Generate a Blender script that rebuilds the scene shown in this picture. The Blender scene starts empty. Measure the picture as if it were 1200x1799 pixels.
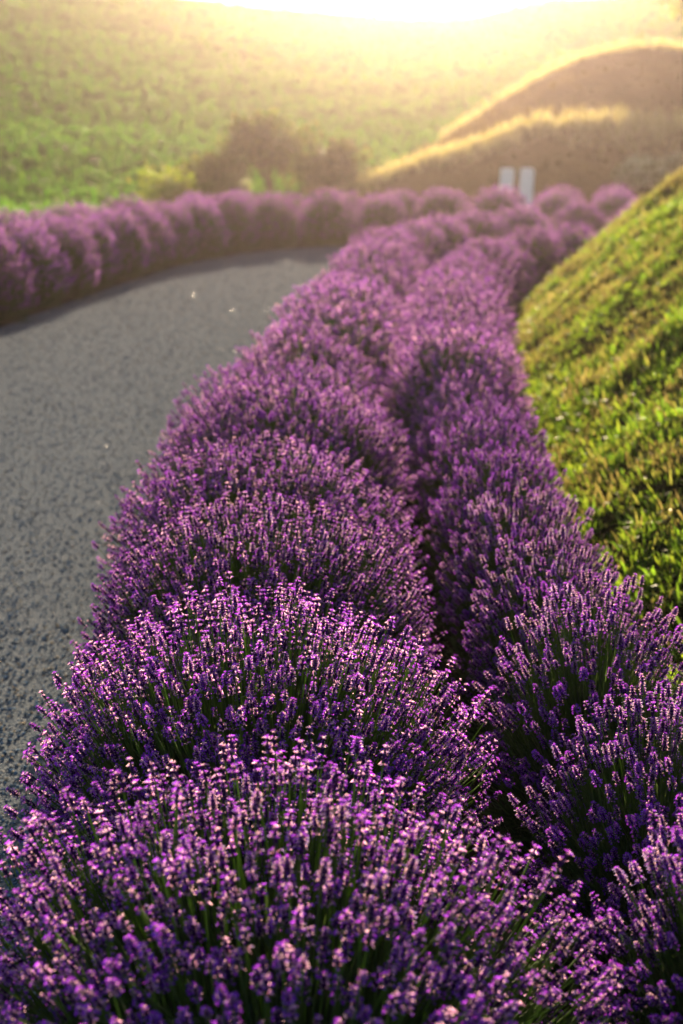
import bpy, math, random
import numpy as np
from mathutils import Vector, Matrix

R = math.radians
scene = bpy.context.scene
col = scene.collection
rng = np.random.default_rng(11)
random.seed(11)

# ------------------------------------------------------------------ camera
PITCH = 15.09
cam_d = bpy.data.cameras.new('camera')
cam = bpy.data.objects.new('camera', cam_d)
col.objects.link(cam)
cam.location = (0, 0, 1.66)
cam.rotation_euler = (R(90 - PITCH), 0, 0)
cam_d.sensor_fit = 'VERTICAL'
cam_d.sensor_height = 36
cam_d.lens = 50
cam_d.clip_start = 0.05
cam_d.clip_end = 1000
cam_d.dof.use_dof = True
cam_d.dof.focus_distance = 2.72
cam_d.dof.aperture_fstop = 3.4
scene.camera = cam

# ------------------------------------------------------------------ sky and sun
SUN_EL, SUN_AZ = 14.0, 3.2
world = bpy.data.worlds.new('World')
scene.world = world
world.use_nodes = True
wn = world.node_tree.nodes
sky = wn.new('ShaderNodeTexSky')
sky.sky_type = 'NISHITA'
sky.sun_disc = False
sky.sun_elevation = R(SUN_EL)
sky.sun_rotation = R(SUN_AZ)
sky.air_density = 1.0
sky.dust_density = 1.5
sky.ozone_density = 1.0
wn['Background'].inputs['Strength'].default_value = 0.052
world.node_tree.links.new(sky.outputs[0], wn['Background'].inputs[0])

sd = bpy.data.lights.new('sun', 'SUN')
sd.energy = 5.0
sd.angle = R(0.53)
sd.color = (1.0, 0.77, 0.52)
sun = bpy.data.objects.new('sun', sd)
col.objects.link(sun)
sdir = Vector((math.sin(R(SUN_AZ)) * math.cos(R(SUN_EL)), math.cos(R(SUN_AZ)) * math.cos(R(SUN_EL)), math.sin(R(SUN_EL))))
sun.rotation_euler = sdir.to_track_quat('Z', 'Y').to_euler()
sun.location = sdir * 100

# ------------------------------------------------------------------ exposure and render settings
scene.view_settings.view_transform = 'Standard'
scene.view_settings.look = 'None'
scene.view_settings.gamma = 1.0
scene.view_settings.exposure = 2.1
scene.view_settings.use_curve_mapping = False
cy = scene.cycles
cy.use_denoising = True
cy.max_bounces = 5
cy.diffuse_bounces = 2
cy.glossy_bounces = 2
cy.transmission_bounces = 4
cy.volume_bounces = 0
cy.transparent_max_bounces = 8
cy.sample_clamp_indirect = 6.0

HAZE_DENSITY = 0.00070
HAZE_G = 0.88
HAZE_COLOR = (1.0, 0.82, 0.80)


# ------------------------------------------------------------------ mesh helpers
class MB:
    """collects triangles with a colour for every vertex"""
    def __init__(self):
        self.v, self.f, self.c, self.n = [], [], [], 0

    def add(self, v, f, c):
        v = np.asarray(v, dtype=np.float32).reshape(-1, 3)
        f = np.asarray(f, dtype=np.int32).reshape(-1, 3)
        c = np.asarray(c, dtype=np.float32)
        if c.ndim == 1:
            c = np.tile(c, (len(v), 1))
        self.v.append(v); self.f.append(f + self.n); self.c.append(c)
        self.n += len(v)

    def arrays(self):
        return np.concatenate(self.v), np.concatenate(self.f), np.concatenate(self.c)


def make_mesh(name, V, F, C=None, smooth=False):
    me = bpy.data.meshes.new(name)
    n, m = len(V), len(F)
    me.vertices.add(n)
    me.vertices.foreach_set('co', np.ascontiguousarray(V, dtype=np.float32).ravel())
    me.loops.add(3 * m)
    me.loops.foreach_set('vertex_index', np.ascontiguousarray(F, dtype=np.int32).ravel())
    me.polygons.add(m)
    me.polygons.foreach_set('loop_start', np.arange(0, 3 * m, 3, dtype=np.int32))
    me.update(calc_edges=True)
    me.polygons.foreach_set('use_smooth', np.full(m, smooth, dtype=bool))
    if C is not None:
        at = me.attributes.new('Col', 'FLOAT_COLOR', 'POINT')
        c4 = np.ones((n, 4), dtype=np.float32)
        c4[:, :3] = C
        at.data.foreach_set('color', c4.ravel())
    return me


def obj(name, me, mat, parent=None, kind=None):
    if not me.materials:
        me.materials.append(mat)
    o = bpy.data.objects.new(name, me)
    col.objects.link(o)
    if parent is not None:
        o.parent = parent
    if kind:
        o['kind'] = kind
    return o


def tag(o, label, cat, group=None):
    o['label'] = label
    o['category'] = cat
    if group:
        o['group'] = group
    return o


def empty(name, loc):
    o = bpy.data.objects.new(name, None)
    o.empty_display_size = 0.1
    o.location = loc
    col.objects.link(o)
    return o


def frames(d, up=None, roll=None):
    """rotation matrices (N,3,3) whose z axis is d and whose y axis leans to up"""
    d = d / np.linalg.norm(d, axis=1, keepdims=True)
    if up is None:
        up = np.tile(np.array([[0.0, 0.0, 1.0]]), (len(d), 1)) + rng.normal(0, 1e-3, (len(d), 3))
    x = np.cross(up, d)
    x /= np.linalg.norm(x, axis=1, keepdims=True) + 1e-9
    y = np.cross(d, x)
    if roll is not None:
        c, s = np.cos(roll)[:, None], np.sin(roll)[:, None]
        x, y = c * x + s * y, -s * x + c * y
    return np.stack([x, y, d], axis=2)


def instance(tmpl, M, L, S, tint=None):
    """join copies of one template mesh"""
    V, F, C = tmpl
    n = len(L)
    v = np.einsum('nij,vj->nvi', M, V) * S[:, None, None] + L[:, None, :]
    f = F[None] + (np.arange(n) * len(V))[:, None, None]
    c = np.tile(C[None], (n, 1, 1))
    if tint is not None:
        c = c * tint[:, None, :]
    return v.reshape(-1, 3), f.reshape(-1, 3), c.reshape(-1, 3)


def join_variants(variants, M, L, S, tint=None):
    mb = MB()
    idx = rng.integers(0, len(variants), len(L))
    for k, t in enumerate(variants):
        w = idx == k
        if w.any():
            mb.add(*instance(t, M[w], L[w], S[w], None if tint is None else tint[w]))
    return mb.arrays()


def grid_faces(nu, nv):
    i = np.arange((nu - 1) * (nv - 1))
    a = (i // (nv - 1)) * nv + i % (nv - 1)
    return np.concatenate([np.stack([a, a + nv, a + 1], 1), np.stack([a + 1, a + nv, a + nv + 1], 1)])


def vnoise(x, y, seed=0):
    """smooth value noise on a lattice"""
    def h(i, j):
        n = (i.astype(np.int64) * 374761393 + j.astype(np.int64) * 668265263 + seed * 974711) & 0x7fffffff
        n = ((n ^ (n >> 13)) * 1274126177) & 0x7fffffff
        return ((n ^ (n >> 16)) & 0xffff) / 65535.0
    xi, yi = np.floor(x), np.floor(y)
    fx, fy = x - xi, y - yi
    fx, fy = fx * fx * (3 - 2 * fx), fy * fy * (3 - 2 * fy)
    a, b, c, d = h(xi, yi), h(xi + 1, yi), h(xi, yi + 1), h(xi + 1, yi + 1)
    return (a * (1 - fx) + b * fx) * (1 - fy) + (c * (1 - fx) + d * fx) * fy


def sstep(a, b, x):
    t = np.clip((x - a) / (b - a), 0, 1)
    return t * t * (3 - 2 * t)


# ------------------------------------------------------------------ materials
def nodes_of(name):
    m = bpy.data.materials.new(name)
    m.use_nodes = True
    nt = m.node_tree
    return m, nt, nt.nodes, nt.links, nt.nodes['Principled BSDF'], nt.nodes['Material Output']


def leafy(name, transl=0.45, rough=0.55, sheen=0.0, tcol=(1.1, 1.1, 0.8), vary=0.25, spec=0.3):
    m, nt, N, L, P, out = nodes_of(name)
    at = N.new('ShaderNodeAttribute'); at.attribute_name = 'Col'
    oi = N.new('ShaderNodeObjectInfo')
    mr = N.new('ShaderNodeMapRange')
    mr.inputs['To Min'].default_value = 1 - vary
    mr.inputs['To Max'].default_value = 1 + vary
    L.new(oi.outputs['Random'], mr.inputs['Value'])
    mul = N.new('ShaderNodeVectorMath'); mul.operation = 'SCALE'
    L.new(at.outputs['Color'], mul.inputs[0]); L.new(mr.outputs[0], mul.inputs['Scale'])
    L.new(mul.outputs[0], P.inputs['Base Color'])
    P.inputs['Roughness'].default_value = rough
    P.inputs['Specular IOR Level'].default_value = spec
    P.inputs['Sheen Weight'].default_value = sheen
    P.inputs['Sheen Roughness'].default_value = 0.4
    t = N.new('ShaderNodeBsdfTranslucent')
    m2 = N.new('ShaderNodeVectorMath'); m2.operation = 'MULTIPLY'
    m2.inputs[1].default_value = tcol
    L.new(mul.outputs[0], m2.inputs[0]); L.new(m2.outputs[0], t.inputs['Color'])
    mx = N.new('ShaderNodeMixShader'); mx.inputs[0].default_value = transl
    L.new(P.outputs[0], mx.inputs[1]); L.new(t.outputs[0], mx.inputs[2])
    L.new(mx.outputs[0], out.inputs['Surface'])
    return m


def noisy(name, stops, scale, detail=6, rough=0.9, bump=0.3, bump_scale=None, dist=0.02, coord='Object', stretch=(1, 1, 1), vor=False, spec=0.0):
    m, nt, N, L, P, out = nodes_of(name)
    tc = N.new('ShaderNodeTexCoord')
    mp = N.new('ShaderNodeMapping'); mp.inputs['Scale'].default_value = stretch
    L.new(tc.outputs[coord], mp.inputs['Vector'])
    n1 = N.new('ShaderNodeTexNoise')
    n1.inputs['Scale'].default_value = scale
    n1.inputs['Detail'].default_value = detail
    n1.inputs['Roughness'].default_value = 0.65
    L.new(mp.outputs[0], n1.inputs['Vector'])
    cr = N.new('ShaderNodeValToRGB')
    while len(cr.color_ramp.elements) < len(stops):
        cr.color_ramp.elements.new(0.5)
    for e, (p, c) in zip(cr.color_ramp.elements, stops):
        e.position = p; e.color = (*c, 1)
    L.new(n1.outputs['Fac'], cr.inputs['Fac'])
    L.new(cr.outputs[0], P.inputs['Base Color'])
    P.inputs['Roughness'].default_value = rough
    P.inputs['Specular IOR Level'].default_value = spec
    if vor:
        n2 = N.new('ShaderNodeTexVoronoi'); src = 'Distance'
    else:
        n2 = N.new('ShaderNodeTexNoise'); n2.inputs['Detail'].default_value = 8; src = 'Fac'
    n2.inputs['Scale'].default_value = bump_scale or scale * 4
    L.new(mp.outputs[0], n2.inputs['Vector'])
    b = N.new('ShaderNodeBump')
    b.inputs['Strength'].default_value = bump
    b.inputs['Distance'].default_value = dist
    b.invert = vor
    L.new(n2.outputs[src], b.inputs['Height'])
    L.new(b.outputs[0], P.inputs['Normal'])
    return m


M_flower = leafy('lavender_flower', transl=0.58, rough=0.65, sheen=0.12, tcol=(1.35, 1.25, 1.0), vary=0.22)
M_leaf = leafy('lavender_leaf', transl=0.35, rough=0.6, sheen=0.1, tcol=(1.1, 1.15, 0.7), vary=0.15)
M_grass = leafy('grass_blade', transl=0.55, rough=0.5, tcol=(1.15, 1.2, 0.7), vary=0.1)
M_shrub = leafy('shrub_leaf', transl=0.45, rough=0.5, tcol=(1.15, 1.15, 0.6), vary=0.15)
M_stone = leafy('gravel_stone', transl=0.0, rough=0.85, vary=0.0, spec=0.0)
M_bark = noisy('bark', [(0.3, (0.05, 0.035, 0.022)), (0.7, (0.13, 0.09, 0.06))], 14, bump=0.6)
M_white = noisy('white_paint', [(0.35, (0.72, 0.74, 0.74)), (0.7, (0.82, 0.83, 0.82))], 6, rough=0.5, bump=0.05)
M_soil = noisy('soil', [(0.3, (0.022, 0.016, 0.010)), (0.55, (0.05, 0.036, 0.022)), (0.8, (0.09, 0.07, 0.04))], 5, bump=0.9, bump_scale=30, dist=0.03)
M_gravel = noisy('gravel_bed', [(0.25, (0.058, 0.07, 0.084)), (0.5, (0.10, 0.118, 0.135)), (0.8, (0.20, 0.195, 0.18))], 75, bump=1.0, bump_scale=115, dist=0.005, vor=True, rough=0.9)  # blue of the sky-lit shade put into the bed colour
M_field = noisy('field_turf', [(0.3, (0.02, 0.06, 0.008)), (0.5, (0.035, 0.09, 0.012)), (0.72, (0.07, 0.12, 0.02))], 0.35, detail=8, bump=1.0, bump_scale=3.0, dist=0.3, stretch=(0.35, 1, 1))
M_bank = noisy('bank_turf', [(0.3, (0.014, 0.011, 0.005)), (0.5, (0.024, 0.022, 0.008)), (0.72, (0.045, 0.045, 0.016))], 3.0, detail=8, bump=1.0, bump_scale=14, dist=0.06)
M_mound = noisy('mound_turf', [(0.3, (0.045, 0.026, 0.006)), (0.55, (0.075, 0.046, 0.010)), (0.75, (0.10, 0.07, 0.016))], 1.1, detail=8, bump=1.0, bump_scale=6, dist=0.12)  # amber glare and shade tone put into the turf colour


# ------------------------------------------------------------------ layout curves (metres)
def spline(pts, step=0.05):
    pts = np.array(pts, float)
    P = np.vstack([2 * pts[0] - pts[1], pts, 2 * pts[-1] - pts[-2]])
    out = []
    for i in range(1, len(P) - 2):
        t = np.linspace(0, 1, 60, endpoint=False)[:, None]
        a, b, c, d = P[i - 1], P[i], P[i + 1], P[i + 2]
        out.append(0.5 * (2 * b + (c - a) * t + (2 * a - 5 * b + 4 * c - d) * t ** 2 + (3 * b - a - 3 * c + d) * t ** 3))
    out = np.vstack(out + [pts[-1:]])
    s = np.r_[0, np.cumsum(np.linalg.norm(np.diff(out, axis=0), axis=1))]
    q = np.arange(0, s[-1], step)
    return np.stack([np.interp(q, s, out[:, 0]), np.interp(q, s, out[:, 1])], 1)


ROW1 = spline([(0.0, -2.0), (-0.03, 0.6), (-0.11, 1.95), (-0.20, 3.0), (-0.24, 4.5), (-0.23, 6.0), (-0.07, 8.0), (0.18, 11.2), (0.58, 14.6), (1.5, 16.9), (3.0, 18.3), (5.5, 19.1), (8.5, 19.3)])
ROW2 = spline([(0.66, -2.0), (0.62, 0.6), (0.62, 2.0), (0.57, 3.4), (0.52, 5.0), (0.53, 6.5), (0.64, 8.2), (0.80, 10.0), (1.12, 12.0), (1.75, 13.8), (3.0, 15.2), (5.2, 16.2), (8.5, 16.6)])
OUTER = spline([(-4.35, 4.0), (-4.05, 6.5), (-3.72, 8.8), (-3.32, 11.2), (-2.85, 14.5), (-2.2, 18.0), (-1.2, 20.2), (0.3, 21.3), (2.0, 21.9), (4.2, 22.3), (8.5, 22.4)])
OUTER2 = spline([(-5.25, 4.0), (-4.95, 6.6), (-4.62, 9.0), (-4.2, 11.4), (-3.75, 14.8), (-3.0, 18.6), (-1.7, 21.2), (0.1, 22.3), (2.0, 22.9), (4.2, 23.3), (8.5, 23.4)])


def normals(c):
    t = np.gradient(c, axis=0)
    t /= np.linalg.norm(t, axis=1, keepdims=True)
    return np.stack([-t[:, 1], t[:, 0]], 1)      # to the left of travel


def dist_right(x, y, curve):
    """signed distance to a curve, positive on its right-hand side"""
    P = curve[::4]
    nr = -normals(P)
    q = np.stack([x.ravel(), y.ravel()], 1)
    d2 = ((q[:, None, :] - P[None]) ** 2).sum(2)
    k = d2.argmin(1)
    s = np.sign(((q - P[k]) * nr[k]).sum(1))
    return (np.sqrt(d2[np.arange(len(q)), k]) * s).reshape(x.shape)


# ------------------------------------------------------------------ ground, hills
def ground_z(x, y):
    x = np.asarray(x, float); y = np.asarray(y, float)
    slope = 0.166
    t = np.clip(y - 26, 0, None)
    z = slope * (np.sqrt(t * t + 9) - 3)
    u = sstep(30, 67, y)
    left = 1.3 * sstep(0, -17, x) + 0.3 * sstep(2.8, -3, x)
    right = 0.85 * sstep(5, 10, x) + 0.8 * sstep(10, 27, x)
    z = z + u * (left + right)
    z = z + u * 0.3 * (vnoise(x / 8, y / 10, 3) - 0.5) + 0.14 * sstep(24, 34, y) * (vnoise(x / 3.5, y / 4.5, 5) - 0.5)
    over = np.clip(y - 68, 0, None)
    z = z - slope * over - 0.012 * np.minimum(over, 12) ** 2 * 0.5
    return z


gx = np.sign(np.linspace(-1, 1, 161)) * np.abs(np.linspace(-1, 1, 161)) ** 2.0 * 75
gy = np.r_[np.linspace(-12, 24, 25), 24 + (np.linspace(0, 1, 150)[1:] ** 1.8) * 76]
GX, GY = np.meshgrid(gx, gy, indexing='ij')
V = np.stack([GX, GY, ground_z(GX, GY)], -1).reshape(-1, 3)
g = obj('ground', make_mesh('ground', V, grid_faces(len(gx), len(gy)), smooth=True), M_field, kind='structure')


def mound_z(x, y):
    e = 1.2 * (vnoise(x / 2.2, y * 0 + 1.5, 8) - 0.5)
    y1 = y + 0.25 * e + 0.015 * (x - 6) ** 2 * 0.3
    xs = x + 0.34 * np.clip(37 - y, 0, 11)
    side1 = sstep(-0.2, 7.4, xs)
    side2 = sstep(-0.4, 7.4, xs)
    t1 = (1.60 * sstep(26.0, 30.4, y1) + 0.07 * np.clip(y1 - 29.2, 0, 4)) * side1
    t2 = 0.95 * sstep(31.0, 36.6, y1) * side2
    back = sstep(52, 39, y)
    z = (t1 + t2) * back + 0.22 * (vnoise(x / 1.3, y / 1.3, 9) - 0.5) * side2 * sstep(26, 28, y)
    return z - 0.25 + 0.3 * side2 * sstep(25.6, 27.5, y)


mx_ = np.linspace(-4.6, 34, 160); my_ = np.r_[np.linspace(25, 40, 110), np.linspace(40.5, 62, 24)]
GX, GY = np.meshgrid(mx_, my_, indexing='ij')
MZ = mound_z(GX, GY)
MZ = np.maximum(MZ, 0) * 1.0 + np.minimum(MZ, 0)
base_h = np.clip(ground_z(GX, GY), 0, None) * 0.45
V = np.stack([GX, GY, MZ + base_h - 0.05], -1).reshape(-1, 3)
obj('earth_mound', make_mesh('earth_mound', V, grid_faces(len(mx_), len(my_)), smooth=True), M_mound, kind='structure')


def mound_top(x, y):
    z = mound_z(x, y) + np.clip(ground_z(x, y), 0, None) * 0.45 - 0.05
    return np.maximum(z, ground_z(x, y))


# grassy bank on the inside of the curve
def bank_z(x, y):
    s = dist_right(x, y, ROW2) - 0.08
    s = np.clip(s, 0, None)
    z = 0.92 * (np.sqrt(s * s + 0.03) - 0.1732)
    z = 4.0 * (1 - np.exp(-z / 4.0 - 0.5 * (z / 4.0) ** 2))
    z = z + np.clip(s, 0, 0.6) * (0.24 * (vnoise(x / 0.5, y / 0.55, 21) - 0.5) + 0.16 * (vnoise(x / 0.2, y / 0.22, 22) - 0.5))
    return z


bx_ = np.linspace(0.3, 9.5, 120); by_ = np.linspace(-2, 17, 190)
GX, GY = np.meshgrid(bx_, by_, indexing='ij')
BZ = bank_z(GX, GY)
DR = dist_right(GX, GY, ROW2)
V = np.stack([GX, GY, np.where(DR < 0.02, -0.06, BZ + 0.012)], -1).reshape(-1, 3)
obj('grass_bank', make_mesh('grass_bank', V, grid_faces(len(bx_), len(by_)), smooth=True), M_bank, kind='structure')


# soil beds and gravel path as ribbons
def ribbon(name, a, b, z, mat, nv=6, n=260):
    ia = np.linspace(0, len(a) - 1, n).astype(int); ib = np.linspace(0, len(b) - 1, n).astype(int)
    A, B = a[ia], b[ib]
    t = np.linspace(0, 1, nv)[None, :, None]
    P = A[:, None] * (1 - t) + B[:, None] * t
    zz = z + 0.004 * (vnoise(P[..., 0] * 2.1, P[..., 1] * 2.1, 31) - 0.5)
    V = np.concatenate([P, zz[..., None]], -1).reshape(-1, 3)
    return obj(name, make_mesh(name, V, grid_faces(n, nv)[:, ::-1], smooth=True), mat, kind='structure')


n1, n2, n3, n4 = normals(ROW1), normals(ROW2), normals(OUTER), normals(OUTER2)
ribbon('planting_bed', ROW1 + n1 * 0.36, ROW2 - n2 * 0.30, 0.022, M_soil)
ribbon('planting_bed', OUTER2 + n4 * 0.5, OUTER - n3 * 0.36, 0.022, M_soil)
ribbon('gravel_path', OUTER - n3 * 0.30, ROW1 + n1 * 0.30, 0.030, M_gravel, nv=24)

# ------------------------------------------------------------------ lavender flower stalks
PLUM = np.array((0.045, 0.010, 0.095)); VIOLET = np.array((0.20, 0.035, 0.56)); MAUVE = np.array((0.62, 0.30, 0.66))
PALE = np.array((0.90, 0.63, 0.80)); STEM = np.array((0.085, 0.145, 0.03))  # PALE on the flower tips paints in the backlit rims


def tube(mb, pts, r0, r1, c0, c1, sides=3):
    pts = np.asarray(pts, float); n = len(pts)
    a = np.arange(sides) * 2 * math.pi / sides
    ring = np.stack([np.cos(a), np.sin(a), 0 * a], 1)
    rr = np.linspace(r0, r1, n)[:, None, None]
    V = (pts[:, None] + ring[None] * rr).reshape(-1, 3)
    F = []
    for i in range(n - 1):
        for k in range(sides):
            p, q = i * sides + k, i * sides + (k + 1) % sides
            F += [(p, q, p + sides), (q, q + sides, p + sides)]
    C = np.repeat(np.asarray(c0)[None] * np.linspace(1, 0, n)[:, None] + np.asarray(c1)[None] * np.linspace(0, 1, n)[:, None], sides, 0)
    mb.add(V, F, C)


def make_stalk(lod, rr, stem_len=0.42):
    """stem with a whorled flower spike; the tip of the spike is near the origin, the stem runs down -z"""
    mb = MB()
    sl = rr.uniform(0.022, 0.036)
    bend = rr.uniform(0.015, 0.06)
    zs = np.linspace(-stem_len, -sl * 0.1, {0: 6, 1: 4, 2: 3}[lod])
    # bends away (local -y is down/outward) so that the tip points up more than the base
    pts = np.stack([0 * zs, -bend * (1 - (zs + stem_len) / stem_len) ** 2, zs], 1)
    w = {0: 0.0011, 1: 0.0012, 2: 0.0017}[lod]
    tube(mb, pts, w * 1.25, w, STEM * 0.8, STEM * rr.uniform(0.9, 1.3))
    core = np.linspace(0, 1, {0: 5, 1: 4, 2: 3}[lod])
    cr = 0.0042 * np.sin(math.pi * (0.12 + 0.80 * core)) ** 0.7
    sd_ = {0: 5, 1: 4, 2: 3}[lod]
    aa = np.arange(sd_) * 2 * math.pi / sd_
    cv = np.array([(math.cos(q) * r_, math.sin(q) * r_, -sl * 1.02 + sl * 0.98 * t_) for t_, r_ in zip(core, cr) for q in aa])
    cf = [f_ for i in range(len(core) - 1) for q in range(sd_) for f_ in ((i * sd_ + q, i * sd_ + (q + 1) % sd_, (i + 1) * sd_ + q), (i * sd_ + (q + 1) % sd_, (i + 1) * sd_ + (q + 1) % sd_, (i + 1) * sd_ + q))]
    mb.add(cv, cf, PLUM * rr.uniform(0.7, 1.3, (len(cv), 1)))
    nw = {0: rr.integers(4, 7), 1: rr.integers(4, 6), 2: 3}[lod]
    nf = {0: 7, 1: 5, 2: 4}[lod]
    grow = {0: 1.0, 1: 1.25, 2: 1.55}[lod]
    bloom = rr.uniform(0.35, 0.95)
    gap = rr.random() < 0.35
    for k in range(nw):
        t = k / (nw - 1)
        z = -sl + sl * 0.92 * t
        if gap and k == 0:
            z -= 0.009
        prof = math.sin(math.pi * (0.22 + 0.66 * t)) ** 0.8
        off = rr.uniform(0, 6.28)
        for j in range(nf):
            a = off + j * 2 * math.pi / nf + rr.normal(0, 0.12)
            el = R(rr.uniform(18, 40) + 38 * t)
            d = np.array((math.cos(a) * math.cos(el), math.sin(a) * math.cos(el), math.sin(el)))
            ln = (0.0056 + 0.0028 * prof) * rr.uniform(0.85, 1.15) * (1 + 0.12 * (grow - 1))
            wd = 0.0014 * grow * rr.uniform(0.85, 1.2)
            b = np.array((0, 0, z)) + d * 0.0008
            u = np.cross(d, (0, 0, 1.0)); u /= np.linalg.norm(u) + 1e-9
            v = np.cross(d, u)
            mid, tip = b + d * ln * 0.62, b + d * ln
            tip_c = PALE * rr.uniform(0.6, 1.05) if rr.random() < 0.5 else MAUVE * rr.uniform(0.5, 1.0)
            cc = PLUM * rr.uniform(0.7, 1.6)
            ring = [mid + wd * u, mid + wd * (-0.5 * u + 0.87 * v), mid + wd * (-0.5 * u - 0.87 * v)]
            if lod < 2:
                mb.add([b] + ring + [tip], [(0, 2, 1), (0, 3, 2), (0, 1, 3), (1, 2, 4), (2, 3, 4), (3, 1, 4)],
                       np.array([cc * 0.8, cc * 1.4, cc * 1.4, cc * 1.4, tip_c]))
            else:
                mb.add([b] + ring, [(0, 2, 1), (0, 3, 2), (0, 1, 3), (1, 2, 3)],
                       np.array([cc, MAUVE * 0.6, MAUVE * 0.4, PALE]))
                w_ = (u * rr.normal() + v * rr.normal()) * 0.0028
                h_ = b + d * ln * 1.05
                mb.add([mid, h_ + w_, h_ - w_], [(0, 1, 2)], np.array([(cc + VIOLET) * 0.6, PALE * 0.9, tip_c]))  # far heads coloured paler in place of the flare veil
            if lod < 2:      # bract tips painted pale to stand for sun-lit rims
                for q_ in range(2 if lod == 0 else 1):
                    a2 = rr.uniform(0, 6.28)
                    w_ = (u * math.cos(a2) + v * math.sin(a2)) * 0.0009 * grow
                    h_ = tip + d * 0.0012 + (u * rr.normal() + v * rr.normal()) * 0.0012
                    mb.add([mid + d * ln * 0.12 + w_ * 1.2, mid + d * ln * 0.12 - w_ * 1.2, h_ + w_ * 0.6, h_ - w_ * 0.6], [(0, 1, 2), (1, 3, 2)],
                           np.array([PLUM * 2.2, PLUM * 2.2, PALE * 0.9, PALE * 0.9]))
            if rr.random() < bloom * (1.0 if lod < 2 else 0.8):
                pc = VIOLET * rr.uniform(0.75, 1.35) + np.array((0.06, 0, 0)) * rr.random()
                pl = 0.0042 * grow ** 0.6 * rr.uniform(0.75, 1.25)
                o = b + d * ln * 0.85
                w1, w2 = u * pl * 0.55, v * pl * 0.3
                up1 = o + d * pl * 0.7 - w2 * 1.6
                lo1 = o + d * pl * 0.6 + w2 * 2.2
                if lod == 0:
                    mb.add([o, up1 + w1, up1 - w1, lo1 + w1 * 1.2, lo1 - w1 * 1.2, o + d * pl * 0.9 + w2 * 3],
                           [(0, 1, 2), (0, 4, 3), (4, 5, 3)], np.array([pc * 0.7, pc * 1.1, pc * 1.1, pc, pc, pc * 1.25]))
                else:
                    mb.add([o, up1 + w1 * 1.3, lo1 - w1 * 1.3, lo1 + w1 * 1.2], [(0, 1, 2), (0, 2, 3)], np.array([pc * 0.7, pc * 1.1, pc, pc]))
    # tuft at the top
    for j in range({0: 4, 1: 3, 2: 2}[lod]):
        a = rr.uniform(0, 6.28)
        tp = np.array((math.cos(a) * 0.0022, math.sin(a) * 0.0022, 0.0035))
        u = np.array((-math.sin(a), math.cos(a), 0)) * 0.0012
        mb.add([(0, 0, -0.004), tp + u, tp - u], [(0, 1, 2)], np.array([PLUM, PALE * 0.7, MAUVE * 0.8]))
    return mb.arrays()


rr = np.random.default_rng(5)
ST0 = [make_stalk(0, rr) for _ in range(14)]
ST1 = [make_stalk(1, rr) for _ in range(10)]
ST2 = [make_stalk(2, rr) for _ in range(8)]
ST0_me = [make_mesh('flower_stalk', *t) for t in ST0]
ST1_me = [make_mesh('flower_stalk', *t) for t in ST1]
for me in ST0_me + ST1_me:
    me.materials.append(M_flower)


def stalk_field(n, Rx, H, rr, stretch=1.0, jitter=1.0, rim=0.34):
    """tips, directions of stalks fanned out over a dome of radius Rx and height H"""
    c = rr.uniform(0.02, 1.0, n) ** 0.9
    th = np.arccos(c)
    ph = rr.uniform(0, 2 * math.pi, n)
    shell = 1 - 0.20 * rr.random(n) ** 1.3 * jitter + rr.normal(0, 0.02, n)
    lump = 1 + 0.07 * (np.sin(ph * 3 + rr.uniform(0, 6)) * np.sin(th * 3)) + 0.05 * np.sin(ph * 5 + rr.uniform(0, 6))
    r = Rx * np.sin(th) ** 0.9 * shell * lump
    z = H * (rim + (1 - rim) * np.cos(th) ** 0.85) * shell
    tip = np.stack([r * np.cos(ph), r * np.sin(ph) * stretch, z], 1)
    tilt = th * 0.62 + rr.normal(0, 0.09, n)
    ph2 = ph + rr.normal(0, 0.16, n)
    d = np.stack([np.sin(tilt) * np.cos(ph2), np.sin(tilt) * np.sin(ph2), np.cos(tilt)], 1)
    return tip, d


def leaf_blade(L, w, c, bendy=0.2):
    z = np.array((0, 0.45, 1.0)) * L
    y = np.array((0, -0.12, -0.5)) * L * bendy
    V = [(-w * .7, 0, 0), (w * .7, 0, 0), (-w, y[1], z[1]), (w, y[1], z[1]), (0, y[2], z[2])]
    return (np.array(V), np.array([(0, 1, 3), (0, 3, 2), (2, 3, 4)]), np.array([c * .7, c * .7, c, c, c * 1.15]))


LEAVES = [leaf_blade(l, 0.0022, np.array(c), b) for l, c, b in
          ((0.05, (0.085, 0.12, 0.04), 0.3), (0.065, (0.07, 0.11, 0.035), 0.6), (0.042, (0.11, 0.14, 0.06), 0.2), (0.08, (0.06, 0.10, 0.03), 0.4))]


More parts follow.
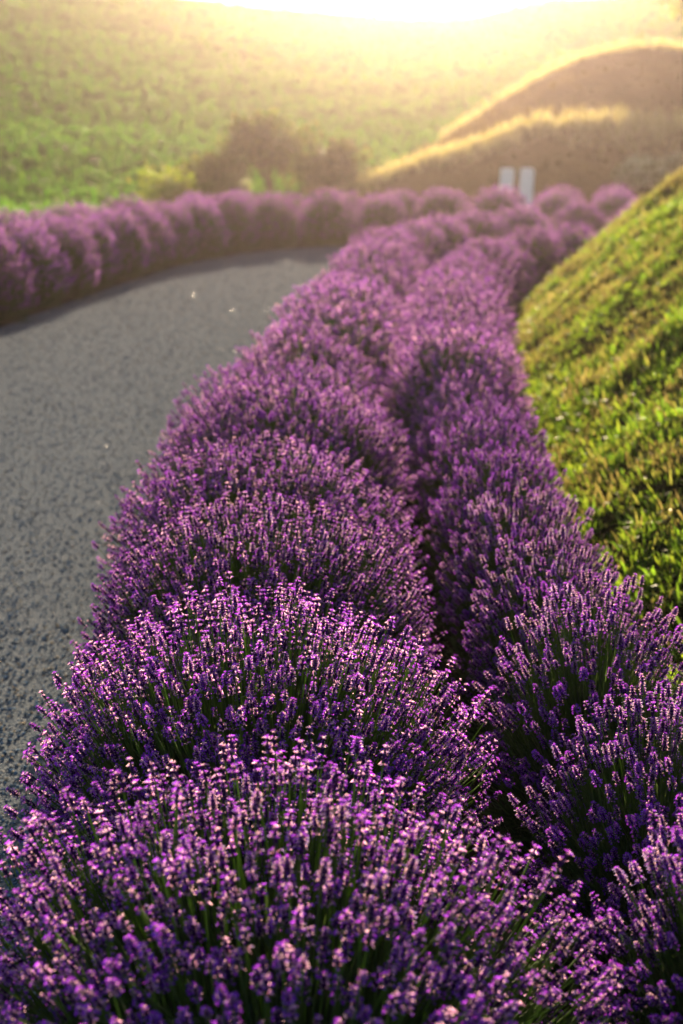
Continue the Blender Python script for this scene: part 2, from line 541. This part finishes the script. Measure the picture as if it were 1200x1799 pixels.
def foliage_mesh(n, Rx, H, rr, wide=1.0, top=0.60, side=0.78):
    c = rr.uniform(0.0, 1.0, n)
    th, ph = np.arccos(c), rr.uniform(0, 2 * math.pi, n)
    sh = rr.random(n) ** 0.45
    p = np.stack([Rx * side * np.sin(th) * np.cos(ph), Rx * side * np.sin(th) * np.sin(ph), H * top * np.cos(th)], 1) * sh[:, None]
    tilt = np.clip(th * 0.7 + rr.normal(0, 0.35, n), -1.4, 1.5)
    d = np.stack([np.sin(tilt) * np.cos(ph), np.sin(tilt) * np.sin(ph), np.cos(tilt)], 1)
    M = frames(d, roll=rr.uniform(0, 6.28, n))
    tint = rr.uniform(0.55, 1.3, n)[:, None] * np.ones(3)
    V, F, C = join_variants(LEAVES, M, p, rr.uniform(0.8, 1.6, n) * wide, tint)
    # bare flowerless stems filling the fan
    mb = MB(); mb.add(V, F, C)
    m = n // 5
    tip, dd = stalk_field(m, Rx * 0.93, H * 0.9, rr)
    st = MB(); tube(st, [(0, -0.03, -0.36), (0, -0.01, -0.18), (0, 0, 0)], 0.0015, 0.0008, STEM * 0.7, STEM * 1.1)
    mb.add(*instance(st.arrays(), frames(dd), tip, np.full(m, 1.0) * (H / 0.78)))
    return make_mesh('foliage', *mb.arrays())


rr = np.random.default_rng(9)
FOL_NEAR = [foliage_mesh(4200, 0.42, 0.78, rr, 1.35, 0.66) for _ in range(3)]
FOL_FAR = [foliage_mesh(3000, 0.42, 0.78, rr, 1.8, 0.70, 0.62) for _ in range(3)]

BUSHES = []


def mass_mesh(n, n1, Rx, H, rr, smin, smax):
    """flower stalks too many to count, finer ones first"""
    tip, d = stalk_field(n, Rx, H, rr, stretch=1.1)
    up = np.stack([-d[:, 0] * 0.6, -d[:, 1] * 0.6, np.ones(n)], 1) + rr.normal(0, 0.25, (n, 3))
    M, S = frames(d, up), rr.uniform(smin, smax, n)
    tint = rr.uniform(0.75, 1.2, n)[:, None] * np.ones(3)
    mb = MB()
    for q, T in ((slice(0, n1), ST1), (slice(n1, None), ST2)):
        if len(tip[q]):
            mb.add(*join_variants(T, M[q], tip[q], S[q], tint[q]))
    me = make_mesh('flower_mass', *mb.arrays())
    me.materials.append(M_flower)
    return me


rr = np.random.default_rng(15)
MASS_BIG = [mass_mesh(1950, 600, 0.46, 0.77, rr, 0.62, 0.92) for _ in range(3)]
MASS_SMALL = [mass_mesh(230, 230, 0.26, 0.68, rr, 0.66, 0.92) for _ in range(3)]


def near_bush(x, y, Rx, H, lod, label, group, seed, big):
    rr = np.random.default_rng(seed)
    root = empty('lavender_bush', (x, y, 0.015))
    tag(root, label, 'lavender', group)
    n = 600 if big else 420
    tip, d = stalk_field(n, Rx, H, rr, stretch=1.1)
    up = np.stack([-d[:, 0] * 0.6, -d[:, 1] * 0.6, np.ones(n)], 1) + rr.normal(0, 0.25, (n, 3))
    M = frames(d, up)
    S = rr.uniform(0.68, 0.98, n) * (1.0 if big else 0.9)
    tocam = np.array((-x, -y, 1.2)); tocam /= np.linalg.norm(tocam)
    nrm = tip / np.array((Rx, Rx, H)); nrm /= np.linalg.norm(nrm, axis=1, keepdims=True)
    keep = np.argsort(-(nrm @ tocam))[:300]
    mes = ST0_me if lod == 0 else ST1_me
    pick = rr.integers(0, len(mes), n)
    for i in keep:
        o = bpy.data.objects.new('flower_stalk', mes[pick[i]])
        m4 = Matrix.Identity(4)
        for a in range(3):
            for b in range(3):
                m4[a][b] = M[i, a, b] * S[i]
            m4[a][3] = tip[i, a]
        o.parent = root
        o.matrix_basis = m4
        col.objects.link(o)
    w = obj('flower_mass', (MASS_BIG if big else MASS_SMALL)[seed % 3], M_flower, root, 'stuff')
    k = Rx / (0.46 if big else 0.26)
    w.scale = (k, k, H / (0.77 if big else 0.68))
    w.rotation_euler.z = rr.choice([0, math.pi]) + rr.normal(0, 0.3)
    f = obj('foliage', FOL_NEAR[seed % 3], M_leaf, root, 'stuff')
    f.scale = (Rx / 0.42, Rx / 0.42, H / 0.78)
    f.rotation_euler.z = rr.uniform(0, 6.28)
    return root


rr = np.random.default_rng(21)
FAR_ME = []
for k in range(4):
    n = 950
    tip, d = stalk_field(n, 0.42, 0.78, rr, rim=0.17)
    up = np.stack([-d[:, 0] * 0.6, -d[:, 1] * 0.6, np.ones(n)], 1) + rr.normal(0, 0.25, (n, 3))
    tint = rr.uniform(0.75, 1.25, n)[:, None] * np.ones(3)
    FAR_ME.append(make_mesh('flower_mass', *join_variants(ST2, frames(d, up), tip, rr.uniform(0.9, 1.25, n), tint)))
    FAR_ME[-1].materials.append(M_flower)


def far_bush(x, y, Rx, H, label, group, k):
    root = empty('lavender_bush', (x, y, 0.015))
    tag(root, label, 'lavender', group)
    BUSHES.append(root)
    root.rotation_euler.z = random.uniform(0, 6.28)
    root.scale = (Rx / 0.42, Rx / 0.42, H / 0.78)
    for nm, me, mat in (('flower_mass', FAR_ME[k % 4], M_flower), ('foliage', FOL_FAR[k % 3], M_leaf)):
        obj(nm, me, mat, root, 'stuff')
    return root


def along(curve, spacing_fn, start_y=None):
    s = np.r_[0, np.cumsum(np.linalg.norm(np.diff(curve, axis=0), axis=1))]
    q = 0.0
    if start_y is not None:
        q = s[np.argmax(curve[:, 1] >= start_y)]
    while q < s[-1]:
        p = np.array((np.interp(q, s, curve[:, 0]), np.interp(q, s, curve[:, 1])))
        yield p
        q += spacing_fn(p)


k = 0
L1 = 'full purple lavender bush in the row between the gravel path and the bank-side row'
for p in along(ROW1, lambda p: 0.84 if p[1] < 6 else 0.95, 1.78):
    k += 1
    x, y = p + np.array((random.uniform(-.03, .03), random.uniform(-.04, .04)))
    Rx, H = random.uniform(0.47, 0.52) if y < 6 else random.uniform(0.44, 0.48), random.uniform(0.71, 0.79)
    if y < 6.5:
        near_bush(x, y, Rx, H, 0 if y < 4.2 else 1, L1, 'lavender bushes of the row along the gravel path', 100 + k, True)
    else:
        far_bush(x, y, Rx, H, L1, 'lavender bushes of the row along the gravel path', k)
L2 = 'smaller purple lavender bush in the row at the foot of the grassy bank'
for p in along(ROW2, lambda p: 0.52 if p[1] < 6.5 else min(0.85, 0.52 + 0.1 * (p[1] - 6.5)), 1.35):
    k += 1
    x, y = p + np.array((random.uniform(-.03, .03), random.uniform(-.03, .03)))
    Rx = random.uniform(0.25, 0.285) if y < 6.5 else random.uniform(0.36, 0.42)
    H = random.uniform(0.64, 0.72) if y < 6.5 else random.uniform(0.68, 0.77)
    if y < 6.0:
        near_bush(x, y, Rx, H, 0 if y < 4.2 else 1, L2, 'lavender bushes of the row below the bank', 100 + k, False)
    else:
        far_bush(x, y, Rx, H, L2, 'lavender bushes of the row below the bank', k)
L3 = 'rounded lavender bush lining the outer edge of the gravel path, across from the double row'
for p in along(OUTER, lambda p: 0.93, 6.0):
    k += 1
    far_bush(*(p + np.random.default_rng(k).uniform(-.04, .04, 2)), random.uniform(0.44, 0.48), random.uniform(0.74, 0.84), L3, 'lavender bushes along the outer path edge', k)
L4 = 'lavender bush in the hindmost row, between the outer path edge row and the field'
for p in along(OUTER2, lambda p: 0.9, 7.5):
    k += 1
    far_bush(*(p + np.random.default_rng(k).uniform(-.05, .05, 2)), random.uniform(0.42, 0.48), random.uniform(0.72, 0.84), L4, 'lavender bushes of the hindmost row', k)


# bushes that a neighbour singles out
def single(group, x, y, label):
    o = min((b for b in BUSHES if b['group'] == group), key=lambda b: (b.location.x - x) ** 2 + (b.location.y - y) ** 2)
    o['label'] = label


single('lavender bushes of the hindmost row', 2.75, 23.1, 'lavender bush straight in front of the two white boards, hindmost row')
single('lavender bushes of the hindmost row', -1.6, 21.4, 'lavender bush right in front of the pale feathery plume, hindmost row')
single('lavender bushes of the hindmost row', -2.9, 18.9, 'lavender bush below the small bright yellow green shrub, hindmost row')
single('lavender bushes of the row below the bank', 1.2, 12.3, 'lavender bush against the rounded far nose of the grassy bank')


# ------------------------------------------------------------------ grass
def tuft(rr, n, hmin, hmax, w, spread, cols):
    mb = MB()
    for _ in range(n):
        h = rr.uniform(hmin, hmax); a = rr.uniform(0, 6.28); lean = rr.uniform(0.1, 0.75)
        c = np.array(cols[rr.integers(0, len(cols))]) * rr.uniform(0.8, 1.25)
        o = np.array((math.cos(a), math.sin(a), 0)); s = np.array((-math.sin(a), math.cos(a), 0))
        b = o * rr.uniform(0, spread)
        m_ = b + o * h * lean * 0.35 + np.array((0, 0, h * 0.6)); t = b + o * h * lean + np.array((0, 0, h * (1 - 0.3 * lean)))
        mb.add([b - s * w, b + s * w, m_ - s * w * .8, m_ + s * w * .8, t], [(0, 1, 3), (0, 3, 2), (2, 3, 4)],
               np.array([c * .7, c * .7, c, c, c * 1.15]))
    return mb.arrays()


GREENS = [(0.13, 0.20, 0.025), (0.17, 0.23, 0.03), (0.09, 0.17, 0.02), (0.22, 0.22, 0.06)]
STRAW = [(0.26, 0.20, 0.09), (0.20, 0.16, 0.07), (0.16, 0.15, 0.05)]
rr = np.random.default_rng(33)
T_green = [tuft(rr, 5, 0.018, 0.055, 0.0032, 0.03, GREENS) for _ in range(5)]
T_lush = [tuft(rr, 6, 0.02, 0.065, 0.0042, 0.035, [(0.12, 0.21, 0.02), (0.16, 0.24, 0.025), (0.20, 0.25, 0.03)]) for _ in range(4)]
T_straw = [tuft(rr, 5, 0.02, 0.065, 0.0028, 0.035, STRAW) for _ in range(4)]

# bank: clumps with bare earthy gaps
n = 105000
y = rr.uniform(1.5, 14.5, n); x = rr.uniform(0.6, 6.0, n)
s = dist_right(x, y, ROW2)
w = (s > 0.3) & (x < 0.27 * y + 0.5)
x, y = x[w], y[w]
dens = vnoise(x / 0.42, y / 0.5, 41) * 0.65 + vnoise(x / 0.13, y / 0.15, 42) * 0.35
w = dens > rr.uniform(-0.2, 0.58, len(x))
x, y, dens = x[w], y[w], dens[w]
z = bank_z(x, y)
P = np.stack([x, y, z + 0.005], 1)
hue = 0.45 * vnoise(x / 0.7, y / 0.8, 43) + 0.55 * vnoise(x / 0.2, y / 0.22, 44)
sel = np.where(hue + rr.normal(0, 0.12, len(x)) > 0.66, 1, np.where(hue + rr.normal(0, 0.15, len(x)) < 0.40, 2, 0))
mb = MB()
for kk, T in enumerate((T_green, T_lush, T_straw)):
    q = sel == kk
    d = np.stack([rr.normal(-0.2, 0.25, q.sum()), rr.normal(0, 0.25, q.sum()), np.ones(q.sum())], 1)
    mb.add(*join_variants(T, frames(d, roll=rr.uniform(0, 6.28, q.sum())), P[q], rr.uniform(0.55, 1.25, q.sum()) * (0.6 + 0.8 * dens[q]) * np.where(rr.random(q.sum()) < 0.04, 1.6, 1.0),
                          rr.uniform(0.75, 1.25, q.sum())[:, None] * np.ones(3)))
o = obj('bank_grass', make_mesh('bank_grass', *mb.arrays()), M_grass, kind='stuff')
tag(o, 'tufts of short sunlit grass covering the bank beside the lavender', 'grass')

# field behind the outer rows, tufts grow coarser with distance
n = 27000
dd = 23.5 * (73 / 23.5) ** (rr.random(n) ** 0.9)
az = rr.uniform(-0.36, 0.36, n)
x, y = dd * np.sin(az), dd * np.cos(az)
s = dist_right(x, y, OUTER2)
dens = vnoise(x / 1.6, y / 0.9, 51)
w = (s < -0.55) & (dens > rr.uniform(-0.5, 0.55, n)) & (mound_top(x, y) - ground_z(x, y) < 0.02)
x, y, dd = x[w], y[w], dd[w]
P = np.stack([x, y, ground_z(x, y)], 1)
F_T = [tuft(rr, 6, 0.07, 0.17, 0.012, 0.14, [(0.06, 0.20, 0.012), (0.085, 0.22, 0.015), (0.045, 0.16, 0.012), (0.12, 0.21, 0.02)]) for _ in range(5)]
tn = (0.55 + 0.45 * vnoise(x / 9, y / 3, 52))[:, None] * np.ones(3)
V, F, C = join_variants(F_T, frames(np.stack([rr.normal(0, .15, len(x)), rr.normal(0, .15, len(x)), np.ones(len(x))], 1), roll=rr.uniform(0, 6.28, len(x))), P, rr.uniform(0.7, 1.3, len(x)) * (dd / 30) ** 0.35, tn)
o = obj('field_grass', make_mesh('field_grass', V, F, C), M_grass, kind='stuff')
tag(o, 'green meadow grass on the field rising behind the lavender rows', 'grass')

# grass on the mound, crests painted pale for rim light, face dark for shade
n = 7500
x = rr.uniform(-2.5, 16, n)
pick = rr.random(n)
y = np.where(pick < 0.30, rr.normal(29.6, 0.35, n), np.where(pick < 0.68, rr.uniform(36.0, 38.2, n), rr.uniform(26, 40, n)))
w = mound_z(x, y) + np.clip(ground_z(x, y), 0, None) * 0.45 - 0.05 > ground_z(x, y) + 0.05
x, y, pick = x[w], y[w], pick[w]
P = np.stack([x, y, mound_top(x, y) - 0.01], 1)
M_T = [tuft(rr, 7, 0.12, 0.32, 0.008, 0.08, [(0.40, 0.33, 0.17), (0.34, 0.30, 0.13), (0.48, 0.41, 0.24)]) for _ in range(4)]
D_T = [tuft(rr, 6, 0.08, 0.18, 0.010, 0.08, [(0.075, 0.05, 0.010), (0.10, 0.07, 0.016)]) for _ in range(3)]
mb = MB()
for q, T in ((pick < 0.68, M_T), (pick >= 0.68, D_T)):
    mb.add(*join_variants(T, frames(np.stack([rr.normal(0, .2, q.sum()), rr.normal(0, .2, q.sum()), np.ones(q.sum())], 1), roll=rr.uniform(0, 6.28, q.sum())), P[q], rr.uniform(0.6, 1.3, q.sum())))
o = obj('mound_grass', make_mesh('mound_grass', *mb.arrays()), M_grass, kind='stuff')
tag(o, 'grass coloured pale as if rim-lit along the crests of the shaded earth mound', 'grass')


# ------------------------------------------------------------------ gravel
def pebble(rr):
    t = (1 + 5 ** .5) / 2
    v = np.array([(-1, t, 0), (1, t, 0), (-1, -t, 0), (1, -t, 0), (0, -1, t), (0, 1, t), (0, -1, -t), (0, 1, -t), (t, 0, -1), (t, 0, 1), (-t, 0, -1), (-t, 0, 1)], float)
    f = [(0, 11, 5), (0, 5, 1), (0, 1, 7), (0, 7, 10), (0, 10, 11), (1, 5, 9), (5, 11, 4), (11, 10, 2), (10, 7, 6), (7, 1, 8), (3, 9, 4), (3, 4, 2), (3, 2, 6), (3, 6, 8), (3, 8, 9), (4, 9, 5), (2, 4, 11), (6, 2, 10), (8, 6, 7), (9, 8, 1)]
    v /= np.linalg.norm(v[0])
    v *= rr.uniform(0.72, 1.15, (12, 1))
    v *= np.array((rr.uniform(0.8, 1.25), rr.uniform(0.65, 1.0), rr.uniform(0.45, 0.7)))
    return v, np.array(f), np.ones((12, 3))


PEB = [pebble(rr) for _ in range(10)]
OCT = [(np.array([(1, 0, 0), (-.9, .1, 0), (.1, .8, 0), (0, -.85, .1), (.1, .1, .55), (0, 0, -.5)]) * rr.uniform(.8, 1.2, (6, 1)),
        np.array([(0, 2, 4), (2, 1, 4), (1, 3, 4), (3, 0, 4), (2, 0, 5), (1, 2, 5), (3, 1, 5), (0, 3, 5)]), np.ones((6, 3))) for _ in range(6)]
mb = MB()
n = 56000
yy = 1.6 * (19.5 / 1.6) ** rr.random(n)
xx = rr.uniform(-0.29, 0.04, n) * (yy + 0.5)
w = (dist_right(xx, yy, ROW1) < -0.28) & (dist_right(xx, yy, OUTER) > 0.30)
xx, yy = xx[w], yy[w]
for T, q in ((PEB, yy < 4.6), (OCT, yy >= 4.6)):
    x, y = xx[q], yy[q]
    m = len(x)
    c = np.array([(0.10, 0.14, 0.18), (0.065, 0.095, 0.13), (0.27, 0.26, 0.24), (0.035, 0.05, 0.065), (0.27, 0.20, 0.13)])[rr.choice(5, m, p=[.28, .22, .22, .12, .16])]  # blue and tan stones paint in sky-lit shade and warm sun
    sz = (0.0028 + 0.0042 * rr.random(m) ** 1.6) * np.clip(y / 4.0, 1, 4) ** 0.30
    P = np.stack([x, y, 0.032 + sz * 0.30 * rr.random(m)], 1)
    dirs = np.stack([rr.normal(0, .2, m), rr.normal(0, .2, m), np.ones(m)], 1)
    mb.add(*join_variants(T, frames(dirs, roll=rr.uniform(0, 6.28, m)), P, sz, c * rr.uniform(0.9, 1.5, m)[:, None] * np.array((0.9, 1.0, 1.08))))
o = obj('gravel', make_mesh('gravel', *mb.arrays()), M_stone, kind='stuff')
tag(o, 'loose grey gravel stones strewn over the curving path', 'gravel')


# flat stone chips added among the gravel to make sun glints
M_glint = leafy('glint_chip', transl=0.0, rough=0.24, vary=0.0, spec=0.6)
n = 300
y = rr.uniform(6, 17, n); x = rr.uniform(-0.28, 0.0, n) * y
w = (dist_right(x, y, ROW1) < -0.75) & (dist_right(x, y, OUTER) > 0.5)
x, y = x[w], y[w]; m = len(x)
chip = [(v * np.array((1, 1, 0.25)), f, c) for v, f, c in OCT]
dirs = np.stack([rr.normal(0, .10, m), rr.normal(0, .10, m), np.ones(m)], 1)
o = obj('glint_gravel', make_mesh('glint_gravel', *join_variants(chip, frames(dirs, roll=rr.uniform(0, 6.28, m)), np.stack([x, y, np.full(m, 0.042)], 1), rr.uniform(0.004, 0.008, m), np.tile(np.array([[0.3, 0.3, 0.3]]), (m, 1)))), M_glint, kind='stuff')
tag(o, 'shiny stone chips added for sun glints among the gravel of the path', 'gravel')


# ------------------------------------------------------------------ shrubs and small tree
def shrub(name, loc, w, h, n, leaf, cols, label, group=None, trunk=0.0, seed=1, flat=1.0, cat='shrub'):
    rr = np.random.default_rng(seed)
    root = empty(name, loc)
    tag(root, label, cat, group)
    nb = 9
    st = MB(); cents = []
    for i in range(nb):
        a = rr.uniform(0, 6.28); rad = rr.uniform(0.1, 0.85) ** 0.7 * w / 2 * 0.8
        c = np.array((math.cos(a) * rad, math.sin(a) * rad, trunk + (h - trunk) * rr.uniform(0.22, 0.9) * (1 - 0.35 * rad / (w / 2))))
        cents.append((c, rr.uniform(0.22, 0.38) * w * 0.75))
        b0 = np.array((rr.normal(0, .02), rr.normal(0, .02), trunk * 0.8))
        m_ = b0 * 0.4 + c * 0.5; m_[2] = b0[2] + (c[2] - b0[2]) * 0.6
        tube(st, [b0, m_, c], 0.018 * h, 0.004 * h, (0.1, 0.1, 0.1), (0.1, 0.1, 0.1), 5)
    tube(st, [(0, 0, -0.15), (0.02, 0, max(trunk, 0.1))], 0.035 * h, 0.024 * h, (0.1, 0.1, 0.1), (0.1, 0.1, 0.1), 7)
    tr = obj('trunk', make_mesh('trunk', *st.arrays()), M_bark, root)
    P, D, Cc = [], [], []
    for c, rad in cents:
        m = n // nb
        d = rr.normal(0, 1, (m, 3)); d /= np.linalg.norm(d, axis=1, keepdims=True)
        q = c + d * rad * (rr.random((m, 1)) ** 0.4) * np.array((1, 1, flat)) * (1 + 0.25 * np.sin(d[:, :1] * 7 + d[:, 2:] * 5))
        P.append(q); D.append(d + rr.normal(0, .5, (m, 3)) + np.array((0, 0, .3)))
        Cc.append(np.array(cols)[rr.integers(0, len(cols), m)] * rr.uniform(0.7, 1.3, (m, 1)))
    P, D, Cc = np.concatenate(P), np.concatenate(D), np.concatenate(Cc)
    P[:, 2] = np.maximum(P[:, 2], 0.02)
    lf = (np.array([(0, 0, 0), (-.32, 0.05, .45), (.32, 0.05, .45), (0, -.1, 1.0)]), np.array([(0, 2, 1), (1, 2, 3)]), np.array([[.8] * 3, [1] * 3, [1] * 3, [1.1] * 3]))
    obj('crown', make_mesh('crown', *instance(lf, frames(D, roll=rr.uniform(0, 6.28, len(P))), P, leaf * rr.uniform(.6, 1.4, len(P)), Cc)), M_shrub, root, 'stuff')
    return root


def on_ground(x, y):
    return (x, y, float(ground_z(np.array([x]), np.array([y]))[0]))


def on_mound(x, y):
    return (x, y, float(mound_top(np.array([x]), np.array([y]))[0]))


DARK = [(0.035, 0.065, 0.012), (0.055, 0.08, 0.018), (0.08, 0.085, 0.025)]
OLIVE = [(0.09, 0.12, 0.02), (0.12, 0.13, 0.03), (0.07, 0.09, 0.02)]
LIME = [(0.20, 0.27, 0.02), (0.16, 0.24, 0.02), (0.24, 0.26, 0.03)]
PALEF = [(0.45, 0.42, 0.33), (0.38, 0.38, 0.28), (0.20, 0.20, 0.09)]
shrub('shrub', on_ground(-1.50, 30.5), 1.9, 1.75, 4200, 0.12, DARK + OLIVE, 'largest dark olive brown shrub at the foot of the field, in the glare', seed=71)
shrub('shrub', on_ground(-0.15, 30.0), 1.6, 1.0, 2800, 0.12, DARK + OLIVE, 'brown shrub half lost in the sun glare beside the largest dark shrub', seed=72)
shrub('shrub', on_ground(-2.65, 29.5), 1.4, 0.95, 2200, 0.11, OLIVE, 'mid green shrub with gaps, beside the largest dark shrub', seed=74)
shrub('shrub', on_ground(-3.35, 27.6), 1.25, 0.72, 1800, 0.08, LIME, 'small bright yellow green shrub just behind the outer lavender row', seed=75)
shrub('shrub', on_ground(-2.35, 28.5), 0.9, 0.62, 1300, 0.08, OLIVE, 'small olive shrub between the yellow green shrub and the pale plume', seed=76)
shrub('flowering_weed', on_ground(-1.72, 25.6), 0.26, 0.98, 420, 0.05, PALEF, 'pale feathery plume rising behind the outer lavender row', seed=77, cat='plant')
shrub('flowering_shrub', on_mound(5.7, 27.6), 1.0, 0.6, 900, 0.09, PALEF, 'pale blossoming shrub on the dark face of the earth mound', seed=78)
shrub('flowering_shrub', on_mound(6.4, 27.9), 0.8, 0.5, 600, 0.09, PALEF, 'smaller pale shrub right next to the blossoming one on the mound', seed=79)
shrub('tree', on_mound(10.2, 42.5), 2.6, 3.6, 3600, 0.16, LIME, 'small yellow green tree standing behind the crest of the mound', trunk=1.0, seed=80, cat='tree')
shrub('tree', on_mound(11.9, 41.0), 2.8, 3.4, 3600, 0.16, OLIVE + LIME, 'darker olive tree next to the yellow green tree behind the mound crest', trunk=1.0, seed=81, cat='tree')


# ------------------------------------------------------------------ two white boards
def board(loc, lean, turn, label):
    root = empty('marker_board', loc)
    root.rotation_euler = (0, lean, turn)
    tag(root, label, 'board', 'white boards behind the outer lavender row')
    w, h, t = 0.12, 1.0, 0.03
    prof = [(-w, 0.12), (w, 0.12), (w, h - .05), (w - .015, h - .015), (w - .05, h), (-w + .05, h), (-w + .015, h - .015), (-w, h - .05)]
    V = [(x, -t / 2, z) for x, z in prof] + [(x, t / 2, z) for x, z in prof]
    n = len(prof); F = []
    for i in range(1, n - 1):
        F += [(0, i, i + 1), (n, n + i + 1, n + i)]
    for i in range(n):
        j = (i + 1) % n
        F += [(i, n + i, j), (j, n + i, n + j)]
    obj('panel', make_mesh('panel', np.array(V), np.array(F)), M_white, root)
    for sx in (-0.08, 0.08):
        mb = MB(); tube(mb, [(sx, 0.035, -0.15), (sx, 0.035, 0.55)], 0.018, 0.018, (1, 1, 1), (1, 1, 1), 6)
        obj('stake', make_mesh('stake', *mb.arrays()), M_bark, root)


board(on_ground(2.83, 25.4), 0.06, 0.12, 'narrow white upright board, nearer the sun glare of the two side by side')
board(on_ground(3.20, 25.4), 0.03, 0.05, 'narrow white upright board, nearer the earth mound of the two side by side')

# ------------------------------------------------------------------ haze box added for the sun glow, standing in for lens flare
x0, x1, y0, y1, z0, z1 = -77, 77, -14, 102, -8, 21.5
# keep the closed box round everything, one metre below the lowest ground
zmin = float(min(v.z for v in (Vector(c) for c in g.bound_box)))
z0 = zmin - 1.0
z1 = float(max(v.z for v in (Vector(c) for c in g.bound_box))) + 1.5
V = np.array([(x, y, z) for x in (x0, x1) for y in (y0, y1) for z in (z0, z1)], float)
F = [(0, 1, 3), (0, 3, 2), (4, 6, 7), (4, 7, 5), (0, 4, 5), (0, 5, 1), (2, 3, 7), (2, 7, 6), (0, 2, 6), (0, 6, 4), (1, 5, 7), (1, 7, 3)]
mh = bpy.data.materials.new('haze')
mh.use_nodes = True
nt = mh.node_tree
nt.nodes.remove(nt.nodes['Principled BSDF'])
pv = nt.nodes.new('ShaderNodeVolumePrincipled')
pv.inputs['Color'].default_value = (*HAZE_COLOR, 1)
pv.inputs['Density'].default_value = HAZE_DENSITY
pv.inputs['Anisotropy'].default_value = HAZE_G
for nm in ('Density Attribute', 'Color Attribute', 'Temperature Attribute'):
    pv.inputs[nm].default_value = ''
nt.links.new(pv.outputs[0], nt.nodes['Material Output'].inputs['Volume'])
hz = obj('haze', make_mesh('haze', V, np.array(F)), mh, kind='stuff')
tag(hz, 'golden haze box added in place of lens flare below the low sun', 'haze')
print('ground z range', zmin, z1, 'tris', sum(len(m.polygons) for m in bpy.data.meshes))
